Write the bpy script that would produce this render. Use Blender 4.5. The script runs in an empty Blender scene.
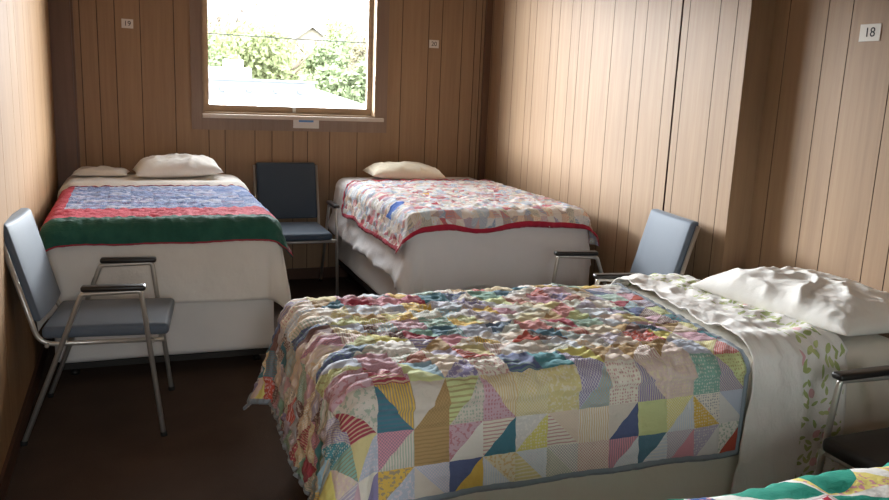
import bpy, bmesh, math, random
from mathutils import Vector, Matrix, noise
R = math.radians
PI = math.pi
random.seed(7)
sc = bpy.context.scene
COL = sc.collection

# ------------------------------------------------------------------ helpers
class MB:
    """collects geometry for ONE mesh"""
    def __init__(s):
        s.v = []; s.f = []; s.m = []; s.uv = []; s.sm = []
    def face(s, pts, mat=0, uv=None, smooth=False):
        b = len(s.v); s.v += [tuple(p) for p in pts]
        s.f.append(tuple(range(b, b + len(pts)))); s.m.append(mat); s.sm.append(smooth)
        s.uv.append(uv or [(0, 0)] * len(pts))
    def box(s, x0, x1, y0, y1, z0, z1, mat=0):
        p = [(x0,y0,z0),(x1,y0,z0),(x1,y1,z0),(x0,y1,z0),(x0,y0,z1),(x1,y0,z1),(x1,y1,z1),(x0,y1,z1)]
        b = len(s.v); s.v += p
        for q in [(0,3,2,1),(4,5,6,7),(0,1,5,4),(1,2,6,5),(2,3,7,6),(3,0,4,7)]:
            s.f.append(tuple(b+i for i in q)); s.m.append(mat); s.sm.append(False); s.uv.append([(0,0)]*4)
    def tube(s, pts, rad, n=10, mat=0, flat=1.0):
        pts = [Vector(p) for p in pts]
        rings = []
        up = None
        for i, p in enumerate(pts):
            a = pts[max(i-1, 0)]; c = pts[min(i+1, len(pts)-1)]
            t = (c - a).normalized()
            if up is None:
                up = Vector((1, 0, 0)) if abs(t.x) < .8 else Vector((0, 0, 1))
            side = t.cross(up).normalized(); up = side.cross(t).normalized()
            r = rad[i] if isinstance(rad, (list, tuple)) else rad
            b = len(s.v)
            for k in range(n):
                q = 2*PI*k/n
                s.v.append(tuple(p + side*(r*math.cos(q)) + up*(r*flat*math.sin(q))))
            rings.append(b)
        for i in range(len(rings)-1):
            for k in range(n):
                a, b = rings[i], rings[i+1]; k2 = (k+1) % n
                s.f.append((a+k, a+k2, b+k2, b+k)); s.m.append(mat); s.sm.append(True); s.uv.append([(0,0)]*4)
        s.f.append(tuple(rings[0]+k for k in range(n-1, -1, -1))); s.m.append(mat); s.sm.append(False); s.uv.append([(0,0)]*n)
        s.f.append(tuple(rings[-1]+k for k in range(n))); s.m.append(mat); s.sm.append(False); s.uv.append([(0,0)]*n)
    def grid(s, fn, nu, nv, mat=0):
        """fn(i,j)->(pos, uv)"""
        b = len(s.v); uvs = []
        for j in range(nv+1):
            for i in range(nu+1):
                p, t = fn(i, j); s.v.append(tuple(p)); uvs.append(t)
        for j in range(nv):
            for i in range(nu):
                q = (j*(nu+1)+i, j*(nu+1)+i+1, (j+1)*(nu+1)+i+1, (j+1)*(nu+1)+i)
                s.f.append(tuple(b+k for k in q)); s.m.append(mat); s.sm.append(True); s.uv.append([uvs[k] for k in q])
    def build(s, name, mats, parent=None, loc=None):
        me = bpy.data.meshes.new(name)
        me.from_pydata(s.v, [], s.f)
        for m in (mats if isinstance(mats, (list, tuple)) else [mats]): me.materials.append(m)
        me.polygons.foreach_set('material_index', s.m)
        me.polygons.foreach_set('use_smooth', s.sm)
        ul = me.uv_layers.new(name='UVMap')
        flat = [c for f in s.uv for t in f for c in t]
        ul.data.foreach_set('uv', flat)
        me.validate(); me.update()
        o = bpy.data.objects.new(name, me); COL.objects.link(o)
        if parent: o.parent = parent
        if loc: o.location = loc
        return o

def from_bm(name, bm, mat, parent=None, smooth=False):
    me = bpy.data.meshes.new(name); bm.to_mesh(me); bm.free()
    me.materials.append(mat)
    if smooth: me.polygons.foreach_set('use_smooth', [True]*len(me.polygons))
    o = bpy.data.objects.new(name, me); COL.objects.link(o)
    if parent: o.parent = parent
    return o

def rbox(name, x0, x1, y0, y1, z0, z1, bev, mat, parent=None, segs=4, fn=None, cuts=0):
    bm = bmesh.new(); bmesh.ops.create_cube(bm, size=1)
    for v in bm.verts:
        v.co = Vector(((x0+x1)/2 + v.co.x*(x1-x0), (y0+y1)/2 + v.co.y*(y1-y0), (z0+z1)/2 + v.co.z*(z1-z0)))
    bmesh.ops.bevel(bm, geom=bm.edges[:] , offset=bev, segments=segs, affect='EDGES', profile=.5)
    if cuts: bmesh.ops.subdivide_edges(bm, edges=[e for e in bm.edges if e.calc_length() > bev*3], cuts=cuts, use_grid_fill=True)
    if fn:
        for v in bm.verts: v.co = fn(v.co.copy())
    bmesh.ops.recalc_face_normals(bm, faces=bm.faces[:])
    return from_bm(name, bm, mat, parent, True)

def empty(name, loc=(0,0,0), rz=0):
    o = bpy.data.objects.new(name, None); COL.objects.link(o)
    o.location = loc; o.rotation_euler = (0, 0, rz); o.empty_display_size = .1
    return o
def tag(o, label=None, cat=None, group=None, kind=None):
    if label: o['label'] = label
    if cat: o['category'] = cat
    if group: o['group'] = group
    if kind: o['kind'] = kind
    return o

def fillet(pts, rad, n=6):
    pts = [Vector(p) for p in pts]; out = [pts[0]]
    for i in range(1, len(pts)-1):
        a, b, c = pts[i-1], pts[i], pts[i+1]
        r = min(rad, (a-b).length*.45, (c-b).length*.45)
        p = b + (a-b).normalized()*r; q = b + (c-b).normalized()*r
        for k in range(n+1):
            t = k/n
            out.append(p*(1-t)**2 + b*2*t*(1-t) + q*t*t)
    out.append(pts[-1]); return out

# ------------------------------------------------------------------ material helpers
class NT:
    def __init__(s, name):
        s.mat = bpy.data.materials.new(name); s.mat.use_nodes = True
        s.t = s.mat.node_tree; s.n = s.t.nodes; s.l = s.t.links
        s.bsdf = s.n['Principled BSDF']; s.out = s.n['Material Output']
    def new(s, typ, **kw):
        n = s.n.new(typ)
        for k, v in kw.items(): setattr(n, k, v)
        return n
    def put(s, sock, v):
        if v is None: return
        if hasattr(v, 'is_linked') or isinstance(v, bpy.types.NodeSocket): s.l.new(v, sock)
        else:
            if sock.type == 'RGBA' and len(v) == 3: v = (*v, 1)
            sock.default_value = v
    def math(s, op, a, b=None, c=None):
        n = s.new('ShaderNodeMath', operation=op)
        s.put(n.inputs[0], a); s.put(n.inputs[1], b); s.put(n.inputs[2], c)
        return n.outputs[0]
    def vmath(s, op, a, b=None):
        n = s.new('ShaderNodeVectorMath', operation=op)
        s.put(n.inputs[0], a)
        if b is not None: s.put(n.inputs[1], b)
        return n.outputs[0]
    def comb(s, x, y, z=0.0):
        n = s.new('ShaderNodeCombineXYZ'); s.put(n.inputs[0], x); s.put(n.inputs[1], y); s.put(n.inputs[2], z); return n.outputs[0]
    def sep(s, v):
        n = s.new('ShaderNodeSeparateXYZ'); s.put(n.inputs[0], v); return n.outputs
    def mix(s, f, a, b, blend='MIX'):
        n = s.new('ShaderNodeMix', data_type='RGBA', blend_type=blend)
        s.put(n.inputs[0], f); s.put(n.inputs[6], a); s.put(n.inputs[7], b); return n.outputs[2]
    def ramp(s, f, cols, const=True):
        n = s.new('ShaderNodeValToRGB'); cr = n.color_ramp
        cr.interpolation = 'CONSTANT' if const else 'LINEAR'
        N = len(cols)
        while len(cr.elements) < N: cr.elements.new(.5)
        for i, c in enumerate(cols):
            cr.elements[i].position = i/N if const else i/(N-1)
        for i, c in enumerate(cols): cr.elements[i].color = (*c, 1)
        s.put(n.inputs[0], f); return n.outputs[0]
    def noise(s, vec, scale, detail=3, rough=.55):
        n = s.new('ShaderNodeTexNoise'); s.put(n.inputs['Vector'], vec)
        n.inputs['Scale'].default_value = scale; n.inputs['Detail'].default_value = detail; n.inputs['Roughness'].default_value = rough
        return n.outputs[0]
    def white(s, vec):
        n = s.new('ShaderNodeTexWhiteNoise', noise_dimensions='3D'); s.put(n.inputs[0], vec)
        return n.outputs[0], n.outputs[1]
    def obj(s): return s.new('ShaderNodeTexCoord').outputs['Object']
    def uv(s): return s.new('ShaderNodeTexCoord').outputs['UV']
    def bump(s, h, strength=.3, dist=.01):
        n = s.new('ShaderNodeBump'); n.inputs['Strength'].default_value = strength; n.inputs['Distance'].default_value = dist
        s.put(n.inputs['Height'], h); s.l.new(n.outputs[0], s.bsdf.inputs['Normal'])
    def fin(s, color, rough=.6, spec=.4, metal=0, sheen=0):
        s.put(s.bsdf.inputs['Base Color'], color); s.put(s.bsdf.inputs['Roughness'], rough)
        s.bsdf.inputs['Specular IOR Level'].default_value = spec; s.bsdf.inputs['Metallic'].default_value = metal
        if sheen: s.bsdf.inputs['Sheen Weight'].default_value = sheen
        return s.mat

def hexc(h):
    h = h.lstrip('#'); c = [int(h[i:i+2], 16)/255 for i in (0, 2, 4)]
    return tuple(x/12.92 if x <= .04045 else ((x+.055)/1.055)**2.4 for x in c)

def plain(name, col, rough=.6, spec=.4, metal=0, var=.12, scale=30, bump=0.0):
    t = NT(name); nz = t.noise(t.obj(), scale)
    a = tuple(c*(1-var) for c in col); b = tuple(min(1, c*(1+var)) for c in col)
    if bump: t.bump(nz, bump, .004)
    return t.fin(t.ramp(nz, [a, b], False), rough, spec, metal)

def wood(name, lo, hi, rough=.42, axis='Z', spec=.5):
    t = NT(name); o = t.obj()
    sc_ = {'Z': (1, 1, .045), 'X': (.045, 1, 1), 'Y': (1, .045, 1)}[axis]
    v = t.vmath('MULTIPLY', o, sc_)
    g = t.noise(v, 34, 5, .65); w = t.noise(v, 6, 2)
    f = t.math('ADD', t.math('MULTIPLY', g, .65), t.math('MULTIPLY', w, .35))
    f = t.math('MULTIPLY_ADD', t.math('SUBTRACT', f, .5), 2.0, .5)
    c = t.ramp(f, [lo, hi], False)
    t.bump(g, .06, .002)
    return t.fin(c, rough, spec)

def cloth(name, col, rough=.85, weave=900, bump=.12, fold=True):
    t = NT(name); o = t.obj()
    nz = t.noise(o, 5, 4); fine = t.noise(o, weave, 1)
    wr = t.noise(t.vmath('MULTIPLY', o, (1, 1, 1)), 22, 4)
    c = t.ramp(nz, [tuple(x*.93 for x in col), tuple(min(1, x*1.04) for x in col)], False)
    h = t.math('ADD', t.math('MULTIPLY', wr, 1.0 if fold else .2), t.math('MULTIPLY', fine, .12))
    t.bump(h, bump*2.5, .012)
    return t.fin(c, rough, .25, 0, .15)

M = {}
M['panel'] = wood('wood_panelling', hexc('#8a6f57'), hexc('#a78a6c'), .58, 'Z', .35)
M['panel_left'] = wood('light_wood_panelling', hexc('#896b4e'), hexc('#ad8c69'), .65, 'Z', .12)
M['groove'] = plain('panel_groove', hexc('#46332a'), .8)
M['groove_left'] = plain('light_groove', hexc('#8a6b4c'), .7)
M['seam'] = plain('panel_seam', hexc('#3a2018'), .8)
M['trim'] = wood('dark_wood_trim', hexc('#5f4535'), hexc('#785a46'), .4)
M['casing'] = wood('window_casing', hexc('#7d6757'), hexc('#96806f'), .4)
M['sash'] = wood('window_sash', hexc('#8a745c'), hexc('#a38c72'), .45, 'X')
M['sill'] = plain('painted_sill', hexc('#cfc2b4'), .4)
M['base'] = wood('dark_baseboard', hexc('#4a3022'), hexc('#5d3f2e'), .5, 'Y')
M['ceil'] = plain('white_ceiling', hexc('#d9d4cb'), .9)
M['white_sheet'] = cloth('white_cotton_sheet', hexc('#e4e0da'))
M['cool_sheet'] = cloth('cool_white_sheet', hexc('#e3e3e6'))
M['warm_sheet'] = cloth('warm_white_sheet', hexc('#e3ddd0'))
M['cream_pillow'] = cloth('cream_pillowcase', hexc('#e6dcc6'))
M['pillow'] = cloth('white_pillowcase', hexc('#ebe8e2'))
M['box'] = cloth('box_spring_cover', hexc('#d8d5d2'), fold=False)
M['mattress'] = cloth('mattress_ticking', hexc('#d6d2cc'), fold=False)
M['steel'] = plain('brushed_steel', hexc('#bdb9b2'), .32, .5, .6, .06, 60)
M['bedsteel'] = plain('dark_bed_steel', hexc('#3a3836'), .5, .5, .8)
M['blue_fabric'] = cloth('blue_grey_upholstery', hexc('#58626f'), .6, 500, .05, False)
M['shaded_blue_fabric'] = cloth('shaded_blue_grey_upholstery', hexc('#3d4a58'), .55, 500, .05, False)  # same blue-grey upholstery, darkened to paint in the shade under the window
M['black_vinyl'] = plain('black_vinyl', hexc('#222021'), .5)
M['black_pad'] = plain('black_armrest', hexc('#242120'), .35)
M['rubber'] = plain('rubber_foot', hexc('#1c1a19'), .8)
M['paper'] = plain('white_paper', hexc('#ded9d2'), .8, var=.03)
M['ink'] = plain('black_ink', hexc('#26262a'), .8)
M['tape'] = plain('blue_tape', hexc('#5f93c8'), .6)
M['red_binding'] = cloth('red_binding', hexc('#b32a44'), fold=False)
M['blue_binding'] = cloth('blue_grey_binding', hexc('#8d98a2'), fold=False)
M['green_binding'] = cloth('green_binding', hexc('#2c5a4a'), fold=False)
M['red_piping'] = cloth('red_quilt_edge', hexc('#a83848'), fold=False)

def carpet_mat():
    t = NT('brown_carpet'); o = t.obj()
    a = t.noise(o, 260, 2); b = t.noise(o, 5, 3)
    c = t.ramp(t.math('ADD', t.math('MULTIPLY', a, .7), t.math('MULTIPLY', b, .3)), [hexc('#2c211b'), hexc('#625248')], False)
    t.bump(a, .6, .006)
    return t.fin(c, .95, .1)
M['carpet'] = carpet_mat()

def quilt_mat(name, cell, pal, pal2, special=None, solid=.22, aspect=1.0, printamt=.75, post=None, warp=0, seams=1.0):
    """patchwork of half-square triangles in cloth (UV, metres) space with small prints"""
    t = NT(name); uv = t.uv()
    if warp:
        nw = t.new('ShaderNodeTexNoise'); t.put(nw.inputs['Vector'], uv); nw.inputs['Scale'].default_value = 14; nw.inputs['Detail'].default_value = 2
        uv = t.vmath('ADD', uv, t.vmath('MULTIPLY', t.vmath('SUBTRACT', nw.outputs['Color'], (.5, .5, .5)), (warp*2, warp*2, 0)))
    s = t.vmath('DIVIDE', uv, (cell, cell*aspect, 1))
    idv = t.vmath('FLOOR', s); fr = t.vmath('FRACTION', s)
    fx, fy, _ = t.sep(fr)
    rnd, rcol = t.white(idv)
    r1, r2, r3 = t.sep(rcol)
    flip = t.math('GREATER_THAN', r1, .5)
    fx2 = t.math('ABSOLUTE', t.math('SUBTRACT', fx, flip))
    tri = t.math('GREATER_THAN', fx2, fy)
    split = t.math('GREATER_THAN', r2, solid)
    tri = t.math('MULTIPLY', tri, split)
    ids = t.vmath('ADD', idv, t.comb(0.0, 0.0, t.math('MULTIPLY_ADD', tri, 7.3, 1.7)))
    v, vc = t.white(ids)
    c1, c2, c3 = t.sep(vc)
    base = t.ramp(v, pal); sec = t.ramp(c1, pal2)
    # prints
    chk = t.new('ShaderNodeTexChecker'); t.put(chk.inputs[0], uv); chk.inputs[3].default_value = 210
    chk.inputs[1].default_value = (1,1,1,1); chk.inputs[2].default_value = (0,0,0,1)
    ux, uy, _ = t.sep(uv)
    st1 = t.math('GREATER_THAN', t.math('SINE', t.math('MULTIPLY', ux, 760)), .2)
    st2 = t.math('GREATER_THAN', t.math('SINE', t.math('MULTIPLY', uy, 560)), .4)
    vo = t.new('ShaderNodeTexVoronoi', distance='EUCLIDEAN'); t.put(vo.inputs['Vector'], uv); vo.inputs['Scale'].default_value = 105
    vo.inputs['Randomness'].default_value = .35
    dots = t.math('LESS_THAN', vo.outputs['Distance'], .33)
    flo = t.math('GREATER_THAN', t.noise(uv, 85, 2), .55)
    def sel(lo, hi, m):
        return t.math('MULTIPLY', t.math('MULTIPLY', t.math('GREATER_THAN', c2, lo), t.math('LESS_THAN', c2, hi)), m)
    w = .2*printamt
    f = sel(0, w, chk.outputs[1])
    for k, m in enumerate((st1, st2, dots, flo)):
        f = t.math('ADD', f, sel(w*(k+1), w*(k+2), m))
    f = t.math('MULTIPLY', f, .6)
    c = t.mix(f, base, sec)
    if special:
        for (i, j, col) in special:
            ix, iy, _ = t.sep(idv)
            hit = t.math('MULTIPLY', t.math('COMPARE', ix, float(i), .1), t.math('COMPARE', iy, float(j), .1))
            c = t.mix(hit, c, col)
    if post: c = post(t, ux, uy, c)
    # seams
    ex = t.math('MINIMUM', fx, t.math('SUBTRACT', 1.0, fx)); ey = t.math('MINIMUM', fy, t.math('SUBTRACT', 1.0, fy))
    seam = t.math('SMOOTH_MIN', ex, ey, .02)
    wr = t.noise(uv, 40, 4); wr2 = t.noise(t.vmath('MULTIPLY', uv, (1.0, 2.2, 1)), 75, 3)
    hgt = t.math('ADD', t.math('MULTIPLY', t.math('MINIMUM', seam, .1), 6.0*seams), t.math('ADD', wr, t.math('MULTIPLY', wr2, .5)))
    t.bump(hgt, .55, .008)
    return t.fin(c, .85, .2, 0, .1)

H = hexc
PAL_FRONT = [H(x) for x in ('#d9cc96','#b7aec2','#55919a','#d0b0bc','#e6dfd2','#a64656','#dcc8c0','#9289ae','#ded680','#dad7d4','#8db5a6','#b99a6c','#cdd49c','#7d605c','#d0d7e0','#dcb85c','#4f8090','#d89aa6','#e8e1d6','#9bbac8','#e2d8bc','#c05848','#bcc3d2','#e9e4dc','#5f6a90','#d8cfc4')]
PAL_FRONT2 = [H(x) for x in ('#e9e2d6','#b8656c','#e6dcb4','#ece8e2','#9a8058','#e9e4dc','#6b768c','#d4ac60','#e8d6da','#86a68f')]
PAL_PALE = [H(x) for x in ('#dfe2e8','#e7dedb','#b9c9dc','#e3c4c2','#d7dbe2','#d99a98','#e9e6e0','#c3d3de','#ece2cf','#d5c9cf','#9fb4cf','#e8e0dc','#cf6a70','#dad5c6','#b7a9b0','#e5e7ea')]
PAL_PALE2 = [H(x) for x in ('#f0ede9','#c9606c','#8fa9c8','#efe9e4','#d98c86','#f2efe9','#7f8a9c','#e0c48a')]
M['quilt_front'] = quilt_mat('patchwork_triangles', .108, PAL_FRONT, PAL_FRONT2)
M['quilt_right'] = quilt_mat('pale_patchwork', .048, PAL_PALE, PAL_PALE2, printamt=1.0, solid=.5, warp=.03, seams=.3,
    special=[(3, 7, H('#3566c0')), (4, 7, H('#3566c0')), (3, 8, H('#3566c0')), (4, 8, H('#3566c0')), (10, 15, H('#e0b04a')), (8, 6, H('#c8404c')), (17, 8, H('#8a4040'))])
def stripes_post(t, ux, uy, c):
    # uy measured from the foot hem, ux from the left hem: green outer band, red inner band, blue field
    w = t.noise(t.comb(ux, uy), 14, 3)
    g = t.mix(w, H('#1b443e'), H('#356b5b')); r = t.mix(w, H('#b03048'), H('#cf4a5c'))
    uyw = t.math('ADD', uy, t.math('MULTIPLY', t.math('SUBTRACT', w, .5), .006))
    red = t.math('MAXIMUM', t.math('LESS_THAN', uyw, .43), t.math('LESS_THAN', ux, .165))
    grn = t.math('MAXIMUM', t.math('LESS_THAN', uyw, .165), t.math('LESS_THAN', ux, .07))
    return t.mix(grn, t.mix(red, c, r), g)
BLU = [H(x) for x in ('#5f78ab','#7d93c0','#8ea0c6','#54699c','#98a6c8','#6a80b2','#a4acc6','#7386b4')]
BLU2 = [H(x) for x in ('#b9c0d6','#46588c','#c9a6b4','#a9b6d6','#dcdce4')]
M['quilt_left'] = quilt_mat('blue_strip_patchwork', .12, BLU, BLU2, solid=1.1, aspect=.26, warp=.012, seams=.4, printamt=1.2, post=stripes_post)

def petal_mat():
    t = NT('teal_petal_quilt'); uv = t.uv(); cell = .21
    s = t.vmath('DIVIDE', uv, (cell, cell, 1)); idv = t.vmath('FLOOR', s); fr = t.vmath('FRACTION', s)
    fx, fy, _ = t.sep(fr)
    ix, iy, _z = t.sep(idv)
    par = t.math('MODULO', t.math('ABSOLUTE', t.math('ADD', ix, iy)), 2.0)
    px = t.math('ABSOLUTE', t.math('SUBTRACT', fx, par)); py = fy
    d1 = t.math('SQRT', t.math('ADD', t.math('POWER', px, 2), t.math('POWER', py, 2)))
    qx = t.math('SUBTRACT', 1.0, px); qy = t.math('SUBTRACT', 1.0, py)
    d2 = t.math('SQRT', t.math('ADD', t.math('POWER', qx, 2), t.math('POWER', qy, 2)))
    petal = t.math('MULTIPLY', t.math('LESS_THAN', d1, .98), t.math('LESS_THAN', d2, .98))
    r, rc = t.white(idv); a1, a2, a3 = t.sep(rc)
    side = t.math('GREATER_THAN', px, py)
    r2, rc2 = t.white(t.vmath('ADD', idv, t.comb(side, 0.0, 3.0)))
    b1, b2, b3 = t.sep(rc2)
    bg = t.ramp(r2, [H('#e6e2dc'), H('#d9b7bd'), H('#e6e2dc'), H('#dfdad2'), H('#3d5a94'), H('#e3d27a'), H('#ece8e2'), H('#c8808c')])
    nz = t.math('GREATER_THAN', t.noise(uv, 70, 2), .56)
    bg = t.mix(t.math('MULTIPLY', nz, t.math('GREATER_THAN', b1, .5)), bg, H('#c98a92'))
    chk = t.new('ShaderNodeTexChecker'); t.put(chk.inputs[0], uv); chk.inputs[3].default_value = 70
    chk.inputs[1].default_value = (*H('#c23248'), 1); chk.inputs[2].default_value = (*H('#eee6e2'), 1)
    teal = t.mix(t.noise(uv, 30, 3), H('#1b7d6c'), H('#2fa088'))
    pc = t.mix(t.math('GREATER_THAN', a1, .8), teal, chk.outputs[0])
    c = t.mix(petal, bg, pc)
    t.bump(t.noise(uv, 45, 4), .5, .008)
    return t.fin(c, .85, .2)
M['quilt_teal'] = petal_mat()

def floral_sheet():
    """white sheet, embroidered leaf-and-flower band along the turned edge (u from .27 to .42)"""
    t = NT('floral_border_sheet'); uv = t.uv(); ux, uy, _ = t.sep(uv)
    band = t.math('MULTIPLY', t.math('GREATER_THAN', ux, .27), t.math('LESS_THAN', ux, .455))
    def leaves(scale, off, a, b, keep):
        p = t.vmath('ADD', uv, (off, off*1.7, 0))
        vo = t.new('ShaderNodeTexVoronoi', voronoi_dimensions='2D'); t.put(vo.inputs['Vector'], p); vo.inputs['Scale'].default_value = scale
        lx, ly, _ = t.sep(t.vmath('SUBTRACT', p, vo.outputs['Position']))
        c1, c2, c3 = t.sep(vo.outputs['Color'])
        ang = t.math('MULTIPLY', c1, 6.283); cs = t.math('COSINE', ang); sn = t.math('SINE', ang)
        x = t.math('ADD', t.math('MULTIPLY', lx, cs), t.math('MULTIPLY', ly, sn))
        y = t.math('SUBTRACT', t.math('MULTIPLY', ly, cs), t.math('MULTIPLY', lx, sn))
        e = t.math('ADD', t.math('POWER', t.math('ABSOLUTE', t.math('DIVIDE', x, a)), 1.6), t.math('POWER', t.math('ABSOLUTE', t.math('DIVIDE', y, b)), 1.6))
        return t.math('MULTIPLY', t.math('LESS_THAN', e, 1.0), t.math('LESS_THAN', c2, keep)), c3
    l1, k1 = leaves(27, 0.0, .018, .007, .6)
    l2, k2 = leaves(25, .37, .017, .0065, .55)
    l3, k3 = leaves(12, .71, .018, .015, .38)
    leaf = t.math('MAXIMUM', t.math('MAXIMUM', l1, l2), l3)
    lc = t.mix(l3, t.mix(k1, H('#93a848'), H('#bcc67a')), H('#dca6ac'))
    o = t.obj(); nz = t.noise(o, 5, 4)
    base = t.ramp(nz, [H('#ebe7e1'), H('#f1eeea')], False)
    c = t.mix(t.math('MULTIPLY', t.math('MULTIPLY', leaf, band), .85), base, lc)
    wv1 = t.noise(t.vmath('MULTIPLY', uv, (1.0, .45, 1)), 38, 3)
    fold = t.math('SUBTRACT', 1.0, t.math('MULTIPLY', t.math('ABSOLUTE', t.math('SUBTRACT', wv1, .5)), 4.0))
    t.bump(t.math('ADD', t.noise(uv, 26, 4), t.math('MULTIPLY', fold, .35)), .32, .012)
    return t.fin(c, .85, .25, 0, .15)
M['floral'] = floral_sheet()

def glass_mat():
    t = NT('window_glass'); t.n.remove(t.bsdf)
    tr = t.new('ShaderNodeBsdfTransparent'); tr.inputs[0].default_value = (.97, .98, .97, 1)
    gl = t.new('ShaderNodeBsdfGlossy'); gl.inputs['Roughness'].default_value = .02
    mx = t.new('ShaderNodeMixShader'); mx.inputs[0].default_value = .05
    t.l.new(tr.outputs[0], mx.inputs[1]); t.l.new(gl.outputs[0], mx.inputs[2]); t.l.new(mx.outputs[0], t.out.inputs[0])
    return t.mat
M['glass'] = glass_mat()
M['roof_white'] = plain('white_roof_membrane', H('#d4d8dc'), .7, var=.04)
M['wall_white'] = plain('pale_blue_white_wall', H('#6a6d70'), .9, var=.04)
M['leaf_a'] = plain('yellow_green_leaves', H('#848a66'), 1, spec=0, var=.3, scale=3)
M['leaf_b'] = plain('dark_green_leaves', H('#747e60'), 1, spec=0, var=.3, scale=3)
M['leaf_c'] = plain('olive_brown_leaves', H('#86806a'), 1, spec=0, var=.3, scale=3)
M['bark'] = plain('tree_bark', H('#7a6e62'), 1, 0)
M['house'] = plain('tan_siding', H('#8f897a'), 1, 0)
M['shingle'] = plain('grey_shingle', H('#85827e'), 1, 0)
M['wire'] = plain('black_cable', H('#1a1a1a'), .7)
M['ground'] = plain('gravel_ground', H('#2f2d28'), .9)

# ------------------------------------------------------------------ camera
CAMM = Matrix(((0.93305, -0.0335, 0.3582), (-0.3575, -0.2013, 0.9119), (0.0415, -0.9790, -0.1998)))
def camera():
    # orientation from the vanishing points of the room's verticals and side walls
    f = 800.0; cx, cy = 444.5, 250.0
    down = Vector((280-cx, 4172-cy, f)).normalized()
    xr = 130-cx
    yr = -(xr*down.x + f*down.z)/down.y
    fw = Vector((xr, yr, f)).normalized()
    right = down.cross(fw)
    m = Matrix((right, fw, -down))            # world = m @ cam(x right, y down, z forward)
    c = bpy.data.cameras.new('camera'); o = bpy.data.objects.new('camera', c); COL.objects.link(o)
    rot = Matrix((m.col[0], -m.col[1], -m.col[2])).transposed()
    o.matrix_world = Matrix.Translation((0, 0, 1.5)) @ rot.to_4x4()
    c.sensor_width = 36; c.lens = f*36/889; c.clip_start = .05; c.clip_end = 300
    sc.camera = o
camera()

# ------------------------------------------------------------------ room shell
XL, XR, X2 = -.48, 2.677, 2.817
YB, YE, YF = 6.0, 3.075, -1.7
ZC = 2.85
GW, GD = .0045, .004
def panel_strip(mb, origin, ax, nrm, a0, a1, z0, z1, grooves, wide=()):
    """flat panelling from a0 to a1 along ax with V grooves; nrm points into the room"""
    o = Vector(origin); ax = Vector(ax); nrm = Vector(nrm)
    P = lambda a, z, d=0: o + ax*a + Vector((0, 0, z)) - nrm*d
    def q(p, m):
        n = (p[1]-p[0]).cross(p[2]-p[0])
        if n.dot(nrm) < 0: p = p[::-1]
        mb.face(p, m)
    cur = a0
    for g in sorted(grooves):
        w = .015 if g in wide else GW; d = .012 if g in wide else GD
        if not (a0+w < g < a1-w): continue
        q([P(cur, z0), P(g-w/2, z0), P(g-w/2, z1), P(cur, z1)], 0)
        m = 2 if g in wide else 1
        q([P(g-w/2, z0), P(g, z0, d), P(g, z1, d), P(g-w/2, z1)], m)
        q([P(g, z0, d), P(g+w/2, z0), P(g+w/2, z1), P(g, z1, d)], m)
        cur = g+w/2
    q([P(cur, z0), P(a1, z0), P(a1, z1), P(cur, z1)], 0)

PM = [M['panel'], M['groove'], M['seam']]
# back wall
OX0, OX1, OZ0, OZ1 = .475, 1.745, 1.245, 2.64        # window opening
mb = MB()
gl = [-.30, -.194, -.085, .075, .291]; gr = [1.944, 2.158, 2.267, 2.437, 2.545, 2.60]
gu = [.513, .625, .837, .96, 1.115, 1.224, 1.392, 1.605]
o_ = (0, YB, 0)
panel_strip(mb, o_, (1,0,0), (0,-1,0), XL, OX0, 0, ZC, gl)
panel_strip(mb, o_, (1,0,0), (0,-1,0), OX1, XR, 0, ZC, gr)
panel_strip(mb, o_, (1,0,0), (0,-1,0), OX0, OX1, 0, OZ0, gu)
panel_strip(mb, o_, (1,0,0), (0,-1,0), OX0, OX1, OZ1, ZC, gu)
for x0, x1, z0, z1 in ((XL-.14, OX0, 0, ZC+.1), (OX1, XR+.14, 0, ZC+.1), (OX0, OX1, 0, OZ0), (OX0, OX1, OZ1, ZC+.1)):
    mb.box(x0, x1, YB+.02, YB+.15, z0, z1)
for a, b in (((OX0, OZ0), (OX0, OZ1)), ((OX1, OZ0), (OX1, OZ1))):
    mb.face([(a[0], YB, a[1]), (a[0], YB+.02, a[1]), (b[0], YB+.02, b[1]), (b[0], YB, b[1])])
for z in (OZ0, OZ1):
    mb.face([(OX0, YB, z), (OX1, YB, z), (OX1, YB+.02, z), (OX0, YB+.02, z)])
tag(mb.build('wall_back', PM), kind='structure')
# right wall beside the window, return and recessed wall
mb = MB()
seams = [3.581]
gR = [5.952, 5.766, 5.555, 5.32, 5.217, 4.99, 4.879, 4.719, 4.61, 4.448, 4.222, 4.005, 3.888, 3.68, 3.581, 3.52, 3.286, 3.164]
panel_strip(mb, (XR, 0, 0), (0,1,0), (-1,0,0), YE, YB, 0, ZC, gR, seams)
mb.box(XR+.02, XR+.14, YE+.02, YB+.02, 0, ZC+.1)
tag(mb.build('wall_right', PM), kind='structure')
mb = MB()
panel_strip(mb, (0, YE, 0), (1,0,0), (0,-1,0), XR, X2, 0, ZC, [])
tag(mb.build('wall_return', PM), kind='structure')
mb = MB()
g2 = [2.98, 2.756, 2.628, 2.401, 2.29, 2.07, 1.94, 1.78, 1.55, 1.43, 1.2, 1.08, .86, .7, .5, .33, .1, -.2, -.4, -.7, -.9, -1.2, -1.4]
panel_strip(mb, (X2, 0, 0), (0,1,0), (-1,0,0), YF, YE, 0, ZC, g2)
mb.box(X2+.02, X2+.14, YF-.14, YE+.02, 0, ZC+.1)
tag(mb.build('wall_recess', PM), kind='structure')
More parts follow.
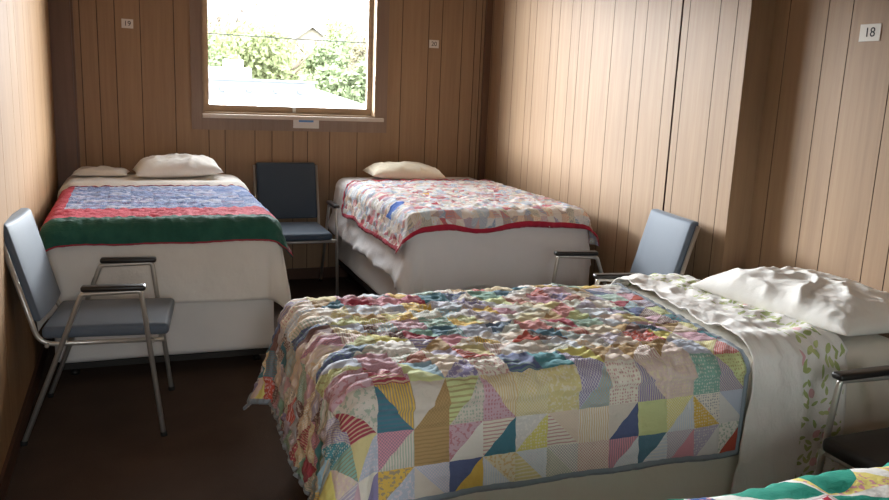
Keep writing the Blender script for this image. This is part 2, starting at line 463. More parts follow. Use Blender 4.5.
# left wall
mb = MB()
gL = [5.75, 5.42, 5.2, 4.8, 4.55, 4.2, 3.98, 3.6, 3.35, 3.0, 2.77, 2.4, 2.1, 1.8, 1.5, 1.2, .9, .6, .2, -.2, -.6, -1.0]
panel_strip(mb, (XL, 0, 0), (0,1,0), (1,0,0), YF, YB, 0, ZC, gL)
mb.box(XL-.14, XL-.02, YF-.14, YB+.02, 0, ZC+.1)
tag(mb.build('wall_left', [M['panel_left'], M['groove_left'], M['seam']]), kind='structure')
# wall behind the camera, with an unseen window opening added for fill light
FX0, FX1, FZ0, FZ1 = -.42, .45, 1.0, 2.35
mb = MB()
for x0, x1, z0, z1 in ((XL, FX0, 0, ZC), (FX1, X2, 0, ZC), (FX0, FX1, 0, FZ0), (FX0, FX1, FZ1, ZC)):
    mb.box(x0, x1, YF-.14, YF, z0, z1)
tag(mb.build('wall_front', PM), kind='structure')
mb = MB(); mb.box(XL-.1, X2+.1, YF-.1, YB+.1, -.12, 0)
tag(mb.build('floor', M['carpet']), kind='structure')
mb = MB(); mb.box(XL-.1, X2+.1, YF-.1, YB+.1, ZC, ZC+.12)
tag(mb.build('ceiling', M['ceil']), kind='structure')
# corner boards
mb = MB(); mb.box(XL+.001, -.352, YB-.035, YB-.0005, 0, ZC); mb.box(-.352, -.338, YB-.014, YB-.0005, 0, ZC)
tag(mb.build('trim_left', M['trim']), kind='structure')
mb = MB(); mb.box(2.625, XR-.001, YB-.03, YB-.0005, 0, ZC)
tag(mb.build('trim_right', M['trim']), kind='structure')
mb = MB(); mb.box(XL+.0005, XL+.014, YF+.01, YB-.04, 0.001, .085)
tag(mb.build('baseboard_left', M['base']), kind='structure')
mb = MB(); mb.box(-.33, 2.62, YB-.014, YB-.0005, 0.001, .085)
tag(mb.build('baseboard_back', M['base']), kind='structure')
mb = MB(); mb.box(XR-.014, XR-.0005, YE+.002, YB-.04, 0.001, .085)
tag(mb.build('baseboard_right', M['base']), kind='structure')

def window(name, x0, x1, z0, z1, y, d, case=True):
    """d=+1: outside is +y. opening x0..x1, z0..z1 in the wall plane y"""
    w = tag(empty(name, ((x0+x1)/2, y, z0)), kind='structure')
    inv = Matrix.Translation((-(x0+x1)/2, -y, -z0))
    def part(mb_, nm, mat):
        mb_.v = [tuple(inv @ Vector(p)) for p in mb_.v]; return mb_.build(nm, mat, w)
    def bx(m, xa, xb, ya, yb, za, zb): m.box(xa, xb, min(y+d*ya, y+d*yb), max(y+d*ya, y+d*yb), za, zb)
    if case:
        m = MB()
        bx(m, x0-.077, x0, -.012, -.0005, z0-.113, z1+.09); bx(m, x1, x1+.09, -.012, -.0005, z0-.113, z1+.09)
        bx(m, x0, x1, -.012, -.0005, z0-.113, z0); bx(m, x0, x1, -.012, -.0005, z1, z1+.09)
        part(m, 'window_casing', M['casing'])
    m = MB()                                         # jambs lining the opening
    bx(m, x0, x0+.012, -.02, .14, z0, z1); bx(m, x1-.012, x1, -.02, .14, z0, z1)
    bx(m, x0+.012, x1-.012, -.02, .14, z1-.012, z1); bx(m, x0+.012, x1-.012, -.0, .14, z0, z0+.012)
    part(m, 'window_frame', M['sash'])
    m = MB(); s = .036
    bx(m, x0+.012, x0+.012+s, .07, .105, z0+.012, z1-.012); bx(m, x1-.012-s, x1-.012, .07, .105, z0+.012, z1-.012)
    bx(m, x0+.012+s, x1-.012-s, .07, .105, z0+.012, z0+.012+.05); bx(m, x0+.012+s, x1-.012-s, .07, .105, z1-.012-s, z1-.012)
    sash = part(m, 'window_sash', M['sash'])
    m = MB(); bx(m, x0+.05, x1-.05, .085, .089, z0+.064, z1-.05)
    part(m, 'window_pane', M['glass'])
    m = MB(); bx(m, x0-.006, x1+.052, -.06, 0.0, z0-.028, z0-.001)
    part(m, 'window_sill', M['sill'])
    m = MB(); xm = (x0+x1)/2 + .025
    bx(m, xm-.011, xm+.011, .055, .07, z0+.02, z0+.062); bx(m, xm-.004, xm+.004, .035, .055, z0+.03, z0+.055)
    part(m, 'window_latch', M['steel'])
window('window_1', OX0, OX1, OZ0, OZ1, YB, 1)
window('fill_window', FX0, FX1, FZ0, FZ1, YF, -1, False)  # added out of view to bring in fill light from behind

# ------------------------------------------------------------------ wall cards and the note
def text_mesh(txt, size, name, mat, parent):
    cu = bpy.data.curves.new('numeral_curve', 'FONT'); cu.body = txt; cu.size = size
    cu.align_x = 'CENTER'; cu.align_y = 'CENTER'; cu.extrude = .0004
    ob = bpy.data.objects.new('numeral_source', cu); COL.objects.link(ob)
    bpy.context.view_layer.update()
    me = bpy.data.meshes.new_from_object(ob.evaluated_get(bpy.context.evaluated_depsgraph_get()))
    bpy.data.objects.remove(ob); bpy.data.curves.remove(cu)
    me.name = name; me.materials.clear(); me.materials.append(mat)
    o = bpy.data.objects.new(name, me); COL.objects.link(o); o.parent = parent
    return o
def card(txt, center, normal_rot, w, h, label, tilt=0):
    e = empty('number_sign', center); e.rotation_euler = (0, tilt, normal_rot)
    tag(e, label, 'sign', 'numbered bed signs')
    m = MB(); m.box(-w/2, w/2, -.0025, -.0004, -h/2, h/2); m.build('paper', M['paper'], e)
    n = text_mesh(txt, h*.78, 'numeral', M['ink'], e)
    n.rotation_euler = (PI/2, 0, 0); n.location = (0, -.0031, 0)
card('19', (-.005, YB, 1.830), 0, .074, .060, 'small white card reading 19 on the panelling left of the window', R(1))
card('20', (2.204, YB, 1.821), 0, .078, .060, 'small white card reading 20 on the panelling right of the window')
card('18', (X2, 2.526, 1.787), -PI/2, .10, .068, 'white card reading 18 on the recessed panelled wall at right')
e = tag(empty('paper_note', (1.21, YB-.013, 1.188)), 'white paper note stuck under the window sill with blue tape', 'note')
m = MB(); m.box(-.096, .096, -.002, 0, -.033, .033); m.build('sheet_of_paper', M['paper'], e)
m = MB(); m.box(-.055, .055, -.003, -.0021, .012, .034); m.build('tape_strip', M['tape'], e)

# ------------------------------------------------------------------ cloth
def fbm(x, y, z, o=4):
    return noise.fractal(Vector((x, y, z)), .9, 2.0, o)
def ridge(x, y, z):
    return 1-abs(noise.noise(Vector((x, y, z))))*2

def drape(name, rect, zt, ext, mat, parent=None, r=.06, off=.006, res=.014, wr=None, flare=.08, corner=.35,
          ripple=(.012, 14), thick=.004, skew=(0, 0), binding=None, bind_w=.014, seed=0, rot=0, hemwave=0.02, zfun=None, loc=None, cut=None, floor=.012):
    """cloth lying on the box rect=(x0,x1,y0,y1) top zt; ext=(left,right,near,far) how far it reaches beyond each
    side (negative: stops short). skew moves the left/right edges at the far side."""
    x0, x1, y0, y1 = rect
    U0, U1, V0, V1 = x0-ext[0], x1+ext[1], y0-ext[2], y1+ext[3]
    ix0, ix1, iy0, iy1 = x0+r, x1-r, y0+r, y1-r
    nu = max(8, int((U1-U0)/res)); nv = max(8, int((V1-V0)/res))
    q = r*PI/2
    def pt(u, v, lift=0.0):
        c = (min(max(u, ix0), ix1), min(max(v, iy0), iy1))
        dx, dy = u-c[0], v-c[1]; L = math.hypot(dx, dy)
        w = (wr(u, v) if wr else 0)+lift
        if L < 1e-6:
            z = zt+off+w
            if zfun: z += zfun(u, v)
            return Vector((u, v, z))
        d = Vector((dx/L, dy/L, 0)); a = min(L/r, PI/2)
        if L < q: out = r*math.sin(a); dn = r*(1-math.cos(a))
        else:
            h = L-q
            s2 = abs(2*d.x*d.y)                      # 0 on the sides, 1 at the corner diagonal
            fl = flare + corner*s2
            tt = h/math.sqrt(1+fl*fl)
            out = r+fl*tt; dn = r+tt
            s = v if abs(dx) > abs(dy) else u
            k = min(1, h/.18)
            out += ripple[0]*k*(.5+.5*(math.sin(s*ripple[1]+seed) * .6 + .8*noise.noise(Vector((s*ripple[1]*.35, seed*3.1, .5)))))
        n = d*math.sin(a)+Vector((0, 0, math.cos(a)))
        p = Vector((c[0], c[1], zt)) + d*out - Vector((0, 0, dn)) + n*(off+w)
        if zfun: p.z += zfun(c[0], c[1])*(1 if dn < .1 else max(0, 1-(dn-.1)/.3))
        p.z = max(p.z, floor+.002*noise.noise(p*9))
        return p
    def uvw(i, j):
        s, t = i/nu, j/nv
        u = (U0 + skew[0]*t)*(1-s) + (U1+skew[1]*t)*s
        v = V0 + (V1-V0)*t
        hw = hemwave
        # wavering hem
        if ext[2] > 0: v -= hw*noise.noise(Vector((u*3, seed, 1)))*(1-t)**3
        if ext[0] > 0: u -= hw*noise.noise(Vector((v*3, seed, 2)))*(1-s)**3
        if ext[1] > 0: u += hw*noise.noise(Vector((v*3, seed, 3)))*s**3
        return u, v
    if rot:
        cx, cy = (x0+x1)/2, (y0+y1)/2
        RM = Matrix.Translation((cx, cy, 0)) @ Matrix.Rotation(rot, 4, 'Z') @ Matrix.Translation((-cx, -cy, 0))
    else: RM = Matrix()
    mb = MB()
    def fn(i, j):
        u, v = uvw(i, j)
        return RM @ pt(u, v), (u-U0, v-V0)
    mb.grid(fn, nu, nv)
    o = mb.build(name, mat, parent)
    if thick:
        md = o.modifiers.new('thickness', 'SOLIDIFY'); md.thickness = thick; md.offset = -1
    if binding:
        edge = [(i, 0) for i in range(nu+1)] + [(nu, j) for j in range(1, nv+1)] + [(i, nv) for i in range(nu-1, -1, -1)] + [(0, j) for j in range(nv-1, 0, -1)]
        P = []
        for (i, j) in edge:
            u, v = uvw(i, j); P.append(RM @ pt(u, v, .001))
        # inner row
        k = max(1, round(bind_w/res))
        b = MB(); N = len(edge); rings = []
        for a in range(N):
            i, j = edge[a]
            i2 = min(max(i, k), nu-k); j2 = min(max(j, k), nv-k)
            ui, vi = uvw(i2, j2); ue, ve = uvw(i, j)
            le = math.hypot(ui-ue, vi-ve) or 1
            f = min(1, bind_w/le)
            um, vm = ue+(ui-ue)*f, ve+(vi-ve)*f
            rings.append((RM @ pt(um, vm, .0035), RM @ pt(ue+(um-ue)*.4, ve+(vm-ve)*.4, .006), RM @ pt(ue-(um-ue)*.2, ve-(vm-ve)*.2, .001), RM @ pt(ue, ve, -.006), RM @ pt(um, vm, -.005)))
        base = 0
        for rg in rings: b.v += [tuple(p) for p in rg]
        for a in range(N):
            c = (a+1) % N
            for t in range(4):
                b.f.append((a*5+t, a*5+t+1, c*5+t+1, c*5+t)); b.m.append(0); b.sm.append(True); b.uv.append([(0,0)]*4)
        b.build('binding', binding, o)
    return o

def pillow(name, size, mat, loc, rz=0, tilt=(0, 0), seed=0, wr=.006, n=44, sag=None):
    a, b, h = size[0]/2, size[1]/2, size[2]
    mb = MB()
    def surf(sign):
        def fn(i, j):
            u = i/n*2-1; v = j/n*2-1
            e = ((1-abs(u)**2.6)*(1-abs(v)**2.6))
            e = max(e, 0)**.52
            pin = 1-.05*(u*u)*(1-v*v) - .05*(v*v)*(1-u*u)
            x = a*u*(1-.07*(1-u*u)*0 - .06*(1-v*v)*0)*(1-.05*(1-abs(v)**2)*abs(u)**3*1.0)
            y = b*v*(1-.05*(1-abs(u)**2)*abs(v)**3)
            w = wr*(1.9*max(0, ridge(x*5+y*3+seed, y*6-x*3, seed))**2.5+.5*ridge(x*4, y*5+seed, seed+5)+.8*ridge(x*11+y*5, y*9+seed, seed+2)+.4*fbm(x*26, y*20, seed, 2))*min(1, e*1.6)
            z = e*h*(.72 if sign > 0 else -.28) + (w if sign > 0 else 0)
            # seam puckers
            z += 0
            if sag: z += sag(u, v)
            return Vector((x, y, z+h*.28)), (x, y)
        return fn
    mb.grid(surf(1), n, n)
    k = len(mb.f)
    mb.grid(surf(-1), n, n)
    for q in range(k, len(mb.f)): mb.f[q] = mb.f[q][::-1]; mb.uv[q] = mb.uv[q][::-1]
    o = mb.build(name, mat)
    bm = bmesh.new(); bm.from_mesh(o.data); bmesh.ops.remove_doubles(bm, verts=bm.verts[:], dist=.0006); bm.to_mesh(o.data); bm.free()
    o.location = loc; o.rotation_euler = (tilt[0], tilt[1], rz)
    return o

def bed(rect, z_top, z_mid, z_low, label, head, boxmat=None):
    x0, x1, y0, y1 = rect
    cx, cy = (x0+x1)/2, (y0+y1)/2
    e = tag(empty('bed', (cx, cy, 0)), label, 'bed', 'twin beds in the room')
    lx0, lx1, ly0, ly1 = x0-cx, x1-cx, y0-cy, y1-cy
    def saggy(amp):
        def f(c):
            c.x += amp*noise.noise(Vector((c.x*3+cx, c.y*3+cy, c.z*4))); c.y += amp*noise.noise(Vector((c.x*3+9, c.y*3, c.z*4)))
            return c
        return f
    rbox('mattress', lx0, lx1, ly0, ly1, z_mid+.003, z_top, .055, M['mattress'], e, 5)
    rbox('box_spring', lx0+.012, lx1-.012, ly0+.012, ly1-.012, z_low, z_mid, .035, boxmat or M['box'], e, 4, saggy(.007), 10)
    for b in ((lx0+.02, lx1-.02, ly0+.03, ly0+.06), (lx0+.02, lx1-.02, ly1-.06, ly1-.03), (lx0+.02, lx0+.05, ly0+.06, ly1-.06), (lx1-.05, lx1-.02, ly0+.06, ly1-.06)):
        m = MB(); m.box(*b, z_low-.03, z_low); m.build('bed_rail', M['bedsteel'], e)
    for sx in (lx0+.09, lx1-.09):
        for sy in (ly0+.16, ly1-.12):
            m = MB(); m.tube([(sx, sy, 0), (sx, sy, .02), (sx, sy, .021), (sx, sy, z_low-.03)], [.022, .022, .014, .014], 10); m.build('leg', M['bedsteel'], e)
    return e

# ------------------------------------------------------------------ left back bed
RL = (-.40, .685, 4.08, 5.94); ZL = .785
bed(RL, ZL-.006, .43, .10, 'bed at the back left corner under the red, green and blue quilt', 'back')
def wr_sheet(seed, amp=.006, sx=5, sy=5):
    return lambda u, v: amp*(1.1+.7*ridge(u*sx+seed, v*sy, seed)+.5*fbm(u*11, v*11, seed+4, 3))
s = drape('bed_sheet', RL, ZL, (.24, .28, .375, -.02), M['white_sheet'], r=.055, off=.003, res=.018, wr=lambda u, v: .005*(1.1+.7*ridge(u*5+1, v*5, 1)+.5*fbm(u*11, v*11, 5, 3))+.032*max(0, min(1, (v-5.36)/.06)), flare=.01, corner=.22, ripple=(.014, 9), seed=1, thick=.003)
tag(s, 'white sheet hanging over the foot of the bed at the back left', 'sheet')
def wr_quilt(cell, seed, amp=.004, puff=.005, aspect=1):
    def f(u, v):
        a = abs(math.sin(PI*u/cell)); b = abs(math.sin(PI*v/(cell*aspect)))
        return puff*math.sqrt(a*b) + amp*(1.2+ridge(u*9+seed, v*11, seed)+.7*fbm(u*26, v*30, seed, 2))
    return f
q = drape('quilt', RL, ZL, (.10, .13, .065, -.60), M['quilt_left'], skew=(0, -.14), r=.06, off=.012, res=.012, wr=lambda u, v: .009*(1.1+.7*ridge(u*16, v*22, 2)+.8*fbm(u*30, v*38, 2, 3)), flare=.10, corner=.5, ripple=(.012, 11), thick=.007, binding=M['red_piping'], bind_w=.007, seed=3)
tag(q, 'blue patchwork quilt with red and dark green bands, on the left back bed', 'quilt')
p = pillow('pillow', (.56, .38, .125), M['pillow'], (.28, 5.72, ZL+.045), R(3), (0, R(-2)), 4, .010)
tag(p, 'plump white pillow lying at the head of the left back bed', 'pillow')
p = pillow('pillow', (.34, .24, .045), M['white_sheet'], (-.20, 5.78, ZL+.045), R(-4), (0, 0), 8)
tag(p, 'flat low white pillow near the left wall, on the left back bed', 'pillow')

# ------------------------------------------------------------------ right back bed
RR = (1.425, 2.55, 4.12, 5.94); ZR = .79
bed(RR, ZR-.006, .43, .16, 'bed at the back right under the pale patchwork quilt with red edging', 'back')
s = drape('bed_sheet', RR, ZR, (.36, .2, .42, -.01), M['cool_sheet'], r=.065, off=.003, res=.016,
          wr=lambda u, v: .005*(1.1+.8*ridge(u*5, v*6, 3)+.5*fbm(u*12, v*12, 3, 3)) + (.02*(1+ridge(u*6+v*5, v*3.2-u*4, 5))*min(1, max(0, (1.20-u)/.1))),
          flare=.03, corner=.12, ripple=(.012, 7), seed=5, thick=.003, hemwave=.05)
tag(s, 'rumpled white sheet hanging down the side of the right back bed', 'sheet')
q = drape('quilt', RR, ZR, (.18, .17, .045, -.42), M['quilt_right'], r=.065, off=.014, res=.012, wr=lambda u, v: .011*(1.1+.7*ridge(u*15, v*20, 6)+.8*fbm(u*30, v*34, 6, 3)), flare=.14, corner=.5, ripple=(.014, 9), thick=.006, binding=M['red_binding'], bind_w=.022, seed=6, hemwave=.045)
tag(q, 'pale pink and blue patchwork quilt with red binding, on the right back bed', 'quilt')
p = pillow('pillow', (.57, .36, .115), M['cream_pillow'], (1.90, 5.72, ZR+.018), R(-3), (0, R(2)), 12)
tag(p, 'cream pillow at the head of the right back bed', 'pillow')

# ------------------------------------------------------------------ front bed
RF = (.53, 2.66, 2.03, 3.03); ZF = .64
bed(RF, ZF-.006, .37, .13, 'large bed in the foreground under the triangle patchwork quilt', 'right')
s = drape('bed_sheet', RF, ZF, (.30, -.0, .50, .3), M['warm_sheet'], r=.055, off=.003, res=.018, wr=wr_sheet(9, .004), flare=.015, corner=.15, ripple=(.016, 8), seed=8, thick=.003)
tag(s, 'cream white bottom sheet on the large foreground bed', 'sheet')
def wrf(u, v):
    c = .054
    a = abs(math.sin(PI*u/c)); b = abs(math.sin(PI*v/c))
    top = 1.0 if v > RF[2]-.02 else .35
    top *= 1-.55*min(1, max(0, (u-1.72)/.1))
    return top*(.008*math.sqrt(a*b) + .0095*(1.2+ridge(u*10+v*2, v*17, 1.3)+.8*ridge(u*21, v*32, 4.3)+.6*fbm(u*34, v*52, 2.1, 3)))
q = drape('quilt', RF, ZF, (.35, -.77, .285, .25), M['quilt_front'], r=.07, off=.010, res=.009, wr=wrf, flare=.07, corner=.32, ripple=(.02, 7), thick=.006,
          binding=M['blue_binding'], bind_w=.022, seed=9, skew=(0, .17), hemwave=.03)
tag(q, 'many-coloured triangle patchwork quilt with grey-blue binding, on the foreground bed', 'quilt')
def wr_fold(u, v):
    return .016*(.9+1.0*max(0, ridge(u*9+v*3, v*4.5-u*2, 7))**2+.5*ridge(u*6, v*9, 3)+.5*fbm(u*18, v*12, 7, 3))*(1 if v > RF[2] else .45)
s = drape('top_sheet', RF, ZF, (-1.33, -.33, .48, .12), M['floral'], r=.075, off=.034, res=.011, wr=wr_fold, flare=.02, corner=.1, ripple=(.02, 10), seed=11, thick=.004,
          skew=(.19, .0), hemwave=.02)
tag(s, 'turned-down white top sheet with green leaf border, on the foreground bed', 'sheet')
p = pillow('pillow', (.58, .76, .14), M['pillow'], (2.53, 2.37, ZF+.018), R(6), (0, R(3)), 21, .0095, 84)
tag(p, 'big rumpled white pillow at the head of the foreground bed', 'pillow')

# ------------------------------------------------------------------ nearest bed, mostly out of frame
RN = (.62, 2.62, .23, 1.14); ZN = .735
bed(RN, ZN-.006, .36, .12, 'nearest bed at the bottom right under the teal petal quilt', 'right')
s = drape('bed_sheet', RN, ZN, (.2, .0, .25, .3), M['white_sheet'], r=.055, off=.003, res=.03, wr=wr_sheet(14, .004), flare=.01, corner=.1, seed=14, thick=.003)
tag(s, 'white sheet under the teal petal quilt of the nearest bed', 'sheet')
q = drape('quilt', RN, ZN, (.25, -.1, .25, .22), M['quilt_teal'], r=.07, off=.014, res=.012, wr=lambda u, v: .010*(1.2+ridge(u*6, v*7, 4)+.6*fbm(u*18, v*20, 4, 3)), flare=.05, corner=.4, thick=.007, binding=M['green_binding'], seed=15)
tag(q, 'teal, white and pink petal quilt on the nearest bed', 'quilt')

# ------------------------------------------------------------------ chairs
def chair(fab, padmat, label):
    e = tag(empty('armchair'), label, 'chair', 'steel framed stacking armchairs')
    hw = .262; tr = .0105
    for sx in (-1, 1):                                # arm frames: inverted U with splayed legs
        x = sx*hw
        pts = fillet([(x, .275, .012), (x, .205, .636), (x, -.02, .628), (x, -.262, .012)], .016)
        m = MB(); m.tube(pts, tr, 10); fr = m.build('arm_frame', M['steel'], e)
        for (yy) in (.276, -.263):
            k = MB(); k.tube([(x, yy, 0), (x, yy, .018)], .014, 10); k.build('foot_cap', M['rubber'], fr)
        rbox('armrest', x-.022, x+.022, -.02, .225, .640, .663, .009, padmat, e, 3)
    for sx in (-1, 1):                                # back posts running down and forward under the seat
        x = sx*.228
        pts = fillet([(x, -.315, .885), (x, -.19, .415), (x, .285, .418)], .06, 8)
        m = MB(); m.tube(pts, tr, 10)
        m.build('seat_post', M['steel'], e)
        for yy, zz in ((.243, .418), (-.158, .416)):
            m = MB(); m.tube([(x, yy, zz), (sx*(hw-.004), yy, zz)], .008, 8)
            m.build('side_bracket', M['steel'], e)
    for yy in (.27, -.10):
        m = MB(); m.tube([(-.228, yy, .416), (.228, yy, .416)], .010, 8); m.build('crossbar', M['steel'], e)
    def crown(c):
        t = max(0, 1-(c.x/.22)**2)*max(0, 1-((c.y-.05)/.25)**2)
        if c.z > .455: c.z += .014*t
        return c
    rbox('seat', -.216, .216, -.185, .305, .430, .480, .019, fab, e, 4, crown, 8)
    # backrest follows the posts' lean
    sl = (.315-.19)/(.885-.415)
    def lean(c):
        c.y += -.19 - sl*(c.z-.415) + .012*max(0, 1-(c.x/.22)**2)*(1 if c.y > 0 else .2)
        return c
    rbox('backrest', -.216, .216, -.012, .032, .505, .905, .014, fab, e, 4, lean, 8)
    return e
def copy_tree(o, parent=None):
    c = o.copy(); COL.objects.link(c)
    if parent: c.parent = parent
    for ch in o.children: copy_tree(ch, c)
    return c
def place(c, x, y, rz): c.location = (x, y, 0); c.rotation_euler = (0, 0, rz)
c1 = chair(M['blue_fabric'], M['black_pad'], 'blue-grey armchair against the left wall, at the foot of the left bed')
place(c1, -.165, 3.66, R(-90-6))
c2 = copy_tree(c1); c2['label'] = 'blue-grey armchair by the right wall, partly hidden behind the foreground bed'
place(c2, 2.275, 3.40, R(90-8))
c3 = chair(M['shaded_blue_fabric'], M['black_pad'], 'blue-grey armchair under the window between the two back beds, shade painted in')
place(c3, 1.05, 5.63, R(180))
c4 = chair(M['black_vinyl'], M['black_pad'], 'black armchair at the right edge between the foreground and nearest beds')
place(c4, 2.28, 1.525, R(90))

# ------------------------------------------------------------------ outdoors
GZ = -2.6
mb = MB(); mb.box(-60, 80, 6.6, 110, GZ-.5, GZ)
tag(mb.build('ground_outside', M['ground']), kind='structure')
e = tag(empty('roof_building', (0, 15.75, GZ)), 'white flat-roofed building with studded parapet outside the window', 'building')
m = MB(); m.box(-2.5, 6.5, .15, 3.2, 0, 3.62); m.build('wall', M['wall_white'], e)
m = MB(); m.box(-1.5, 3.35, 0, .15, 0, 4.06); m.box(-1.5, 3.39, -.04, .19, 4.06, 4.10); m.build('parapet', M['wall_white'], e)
for x in (.55, 1.07, 1.6, 2.09, 2.6, 3.06):
    m = MB(); m.tube([(x, 0, 3.89), (x, -.05, 3.89), (x, -.10, 3.87)], [.055, .055, .015], 10); m.build('stud', M['wall_white'], e)
m = MB()
A = [(-1.5, -2.6, 3.35), (5.5, -2.6, 3.3), (5.5, -.002, 3.64), (-1.5, -.002, 3.72)]
m.face(A); m.face([(x, y, z-.1) for x, y, z in A][::-1])
for k in range(4):
    a, b = A[k], A[(k+1) % 4]; m.face([a, (a[0], a[1], a[2]-.1), (b[0], b[1], b[2]-.1), b])
m.build('low_roof', M['roof_white'], e)
m = MB()
A = [(3.40, .0, 3.95), (4.5, .0, 3.64), (4.5, 2.6, 3.64), (3.40, 2.6, 3.95)]
m.face(A)
for k in range(4):
    a, b = A[k], A[(k+1) % 4]; m.face([a, (a[0], a[1], 3.3), (b[0], b[1], 3.3), b])
m.build('sloping_roof', M['roof_white'], e)
e = tag(empty('roof_block', (1.0, 20.2, GZ)), 'white block with raised chimney box behind the parapet', 'building')
m = MB(); m.box(-2.5, 1.65, -.7, 1.6, 0, 4.34); m.build('wall', M['roof_white'], e)
m = MB(); m.box(1.07, 1.47, -.6, -.1, 4.34, 4.52); m.build('chimney_box', M['roof_white'], e)
e = tag(empty('gabled_house', (13.6, 66, GZ)), 'distant gabled house rising above the trees', 'house')
m = MB(); m.box(-3.0, 3.0, -.8, 7, 0, 6.15); m.face([(-3.0, -.8, 6.15), (3.0, -.8, 6.15), (0, -.8, 8.25)]); m.build('wall', M['house'], e)
m = MB()
for sx in (-1, 1):
    m.face([(0, -1.1, 8.42), (sx*3.5, -1.1, 5.95), (sx*3.5, 7.3, 5.95), (0, 7.3, 8.42)]); m.face([(0, -1.1, 8.27), (sx*3.5, -1.1, 5.8), (sx*3.5, 7.3, 5.8), (0, 7.3, 8.27)])
    m.face([(0, -1.1, 8.42), (sx*3.5, -1.1, 5.95), (sx*3.5, -1.1, 5.8), (0, -1.1, 8.27)])
m.build('roof', M['shingle'], e)

def tree(x, y, h, w, mat, n, label, bare=False, seed=0):
    rg = random.Random(seed)
    e = tag(empty('tree', (x, y, GZ)), label, 'tree', 'trees beyond the rooftops')
    m = MB(); m.tube([(0, 0, 0), (.1, 0, h*.35), (0, .1, h*.7)], [.22, .16, .06], 8)
    nb = 26 if bare else 10
    tips = []
    for k in range(nb):
        z0 = h*rg.uniform(.25, .7); a = rg.uniform(0, 2*PI); L = w*rg.uniform(.5, 1.0)
        t = (L*math.cos(a), L*math.sin(a), min(h, z0+h*rg.uniform(.1, .32)))
        m.tube([(0, 0, z0), (t[0]*.5, t[1]*.5, z0+(t[2]-z0)*.4), t], [.08, .05, .018], 5); tips.append(t)
        if bare:
            for q in range(4):
                s = (t[0]+rg.uniform(-.8, .8), t[1]+rg.uniform(-.8, .8), t[2]+rg.uniform(.3, 1.1)); m.tube([t, s], [.02, .008], 4)
    m.build('trunk', M['bark'], e)
    m = MB(); blobs = [(rg.uniform(-w*.7, w*.7), rg.uniform(-w*.7, w*.7), h*rg.uniform(.30, .86), rg.uniform(.28, .5)*w) for _ in range(16)]
    for k in range(n):
        bx, by, bz, br = blobs[rg.randrange(16)]
        d = Vector((rg.gauss(0, 1), rg.gauss(0, 1), rg.gauss(0, 1))).normalized()*br*rg.uniform(.55, 1.05)
        c = Vector((bx, by, bz))+d
        a = Vector((rg.gauss(0, 1), rg.gauss(0, 1), rg.gauss(0, 1))).normalized(); b = a.orthogonal().normalized()
        s = rg.uniform(.07, .16)
        m.face([c-a*s, c-b*s*.55, c+a*s, c+b*s*.55])
    m.build('foliage', mat, e)
specs = [(3.5, 36, 6.6, 2.5, 'leaf_b', 'dark green bushy tree beyond the white block'), (5.2, 31, 6.2, 2.1, 'leaf_a', 'yellow-green tree in the middle of the window view'),
         (8.1, 38, 7.4, 2.7, 'leaf_a', 'pale green tree in front of the distant gabled house'), (11.8, 46, 7.6, 2.6, 'leaf_c', 'olive brown tree right of the distant gable'),
         (6.5, 26, 5.0, 1.6, 'leaf_b', 'green tree behind the sloping white roof'), (15.2, 50, 8.0, 2.8, 'leaf_c', 'brownish tree near the right of the window'),
         (8.4, 31, 6.2, 2.0, 'leaf_b', 'dense green tree at the far right of the window'), (6.2, 45, 7.4, 2.8, 'leaf_c', 'brownish tree left of the distant gabled house')]
for k, (x, y, h, w, mt, lb) in enumerate(specs): tree(x, y, h, w, M[mt], 6000, lb, seed=k+3)
bare = [(5.4, 52, 8.8, 2.3, 'tall thinly leaved tree rising at the left of the window view'), (8.0, 58, 9.0, 2.0, 'thinly leaved tree left of the distant gable'), (18.6, 58, 9.4, 2.6, 'thinly leaved tree right of the distant gable')]
for k, (x, y, h, w, lb) in enumerate(bare): tree(x, y, h, w, M['leaf_c'], 900, lb, True, seed=k+33)
m = MB(); pts = []
for k in range(25):
    t = k/24; x = -3+12*t; pts.append((x, 14.9+.2*t, 2.26+.02*t-.10*math.sin(PI*t)+.07))
m.tube(pts, .010, 6)
tag(m.build('overhead_cable', M['wire']), 'thin dark overhead cable crossing the window view', 'cable')

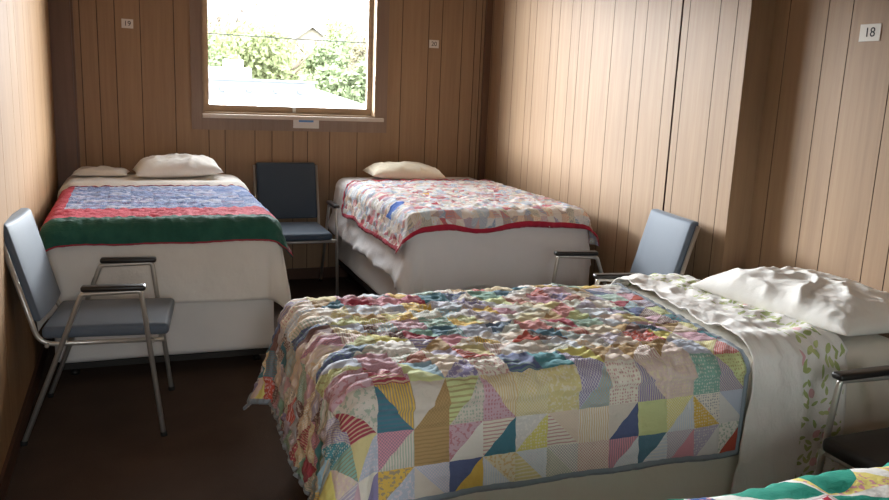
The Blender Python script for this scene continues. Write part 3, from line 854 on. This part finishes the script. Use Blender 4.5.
# ------------------------------------------------------------------ light
w = bpy.data.worlds.new('overcast_sky'); sc.world = w; w.use_nodes = True
nt = w.node_tree; bg = nt.nodes['Background']
tc = nt.nodes.new('ShaderNodeTexCoord')
def wm(op, a, b):
    n = nt.nodes.new('ShaderNodeMath'); n.operation = op
    for k, v in enumerate((a, b)):
        if isinstance(v, (int, float)): n.inputs[k].default_value = v
        else: nt.links.new(v, n.inputs[k])
    return n.outputs[0]
def lobe(d, p, s):
    dt = nt.nodes.new('ShaderNodeVectorMath'); dt.operation = 'DOT_PRODUCT'
    nt.links.new(tc.outputs['Generated'], dt.inputs[0]); dt.inputs[1].default_value = Vector(d).normalized()
    return wm('MULTIPLY', wm('POWER', wm('MAXIMUM', dt.outputs['Value'], 0.0), p), s)
sp = nt.nodes.new('ShaderNodeSeparateXYZ'); nt.links.new(tc.outputs['Generated'], sp.inputs[0])
def sstep(v, a, b):
    n = nt.nodes.new('ShaderNodeMapRange'); n.interpolation_type = 'SMOOTHSTEP'
    nt.links.new(v, n.inputs[0]); n.inputs[1].default_value = a; n.inputs[2].default_value = b
    return n.outputs[0]
# bright overcast: a hazy horizon, a luminous cloud bank on the window side, dimmer sky behind
SKY, GLOW, REAR = .85, 84.0, 9.0
bank = wm('MULTIPLY', sstep(sp.outputs[2], .085, .18), sstep(sp.outputs[1], .0, .5))
bank = wm('MULTIPLY', bank, wm('SUBTRACT', 1.0, wm('MULTIPLY', sstep(sp.outputs[2], .15, .42), .92)))
rear = wm('MULTIPLY', sstep(wm('MULTIPLY', sp.outputs[1], -1.0), .0, .5), sstep(sp.outputs[2], -.05, .3))
st = wm('ADD', wm('ADD', wm('MULTIPLY', bank, GLOW), wm('MULTIPLY', rear, REAR)), SKY)
nt.links.new(st, bg.inputs['Strength']); bg.inputs['Color'].default_value = (.95, .985, 1.04, 1)
def portal(loc, rot, sx, sy):
    l = bpy.data.lights.new('window_portal', 'AREA'); l.shape = 'RECTANGLE'; l.size = sx; l.size_y = sy; l.energy = 1
    l.cycles.is_portal = True
    o = bpy.data.objects.new('window_portal', l); COL.objects.link(o); o.location = loc; o.rotation_euler = rot
portal(((OX0+OX1)/2, YB+.12, (OZ0+OZ1)/2), (-PI/2, 0, 0), OX1-OX0, OZ1-OZ0)
portal(((FX0+FX1)/2, YF-.12, (FZ0+FZ1)/2), (PI/2, 0, 0), FX1-FX0, FZ1-FZ0)

sc.view_settings.view_transform = 'Standard'; sc.view_settings.look = 'None'
sc.view_settings.gamma = 1; sc.view_settings.exposure = 1.22; sc.view_settings.use_curve_mapping = False
sc.cycles.max_bounces = 10; sc.cycles.diffuse_bounces = 6; sc.cycles.transparent_max_bounces = 12
sc.cycles.sample_clamp_indirect = 8
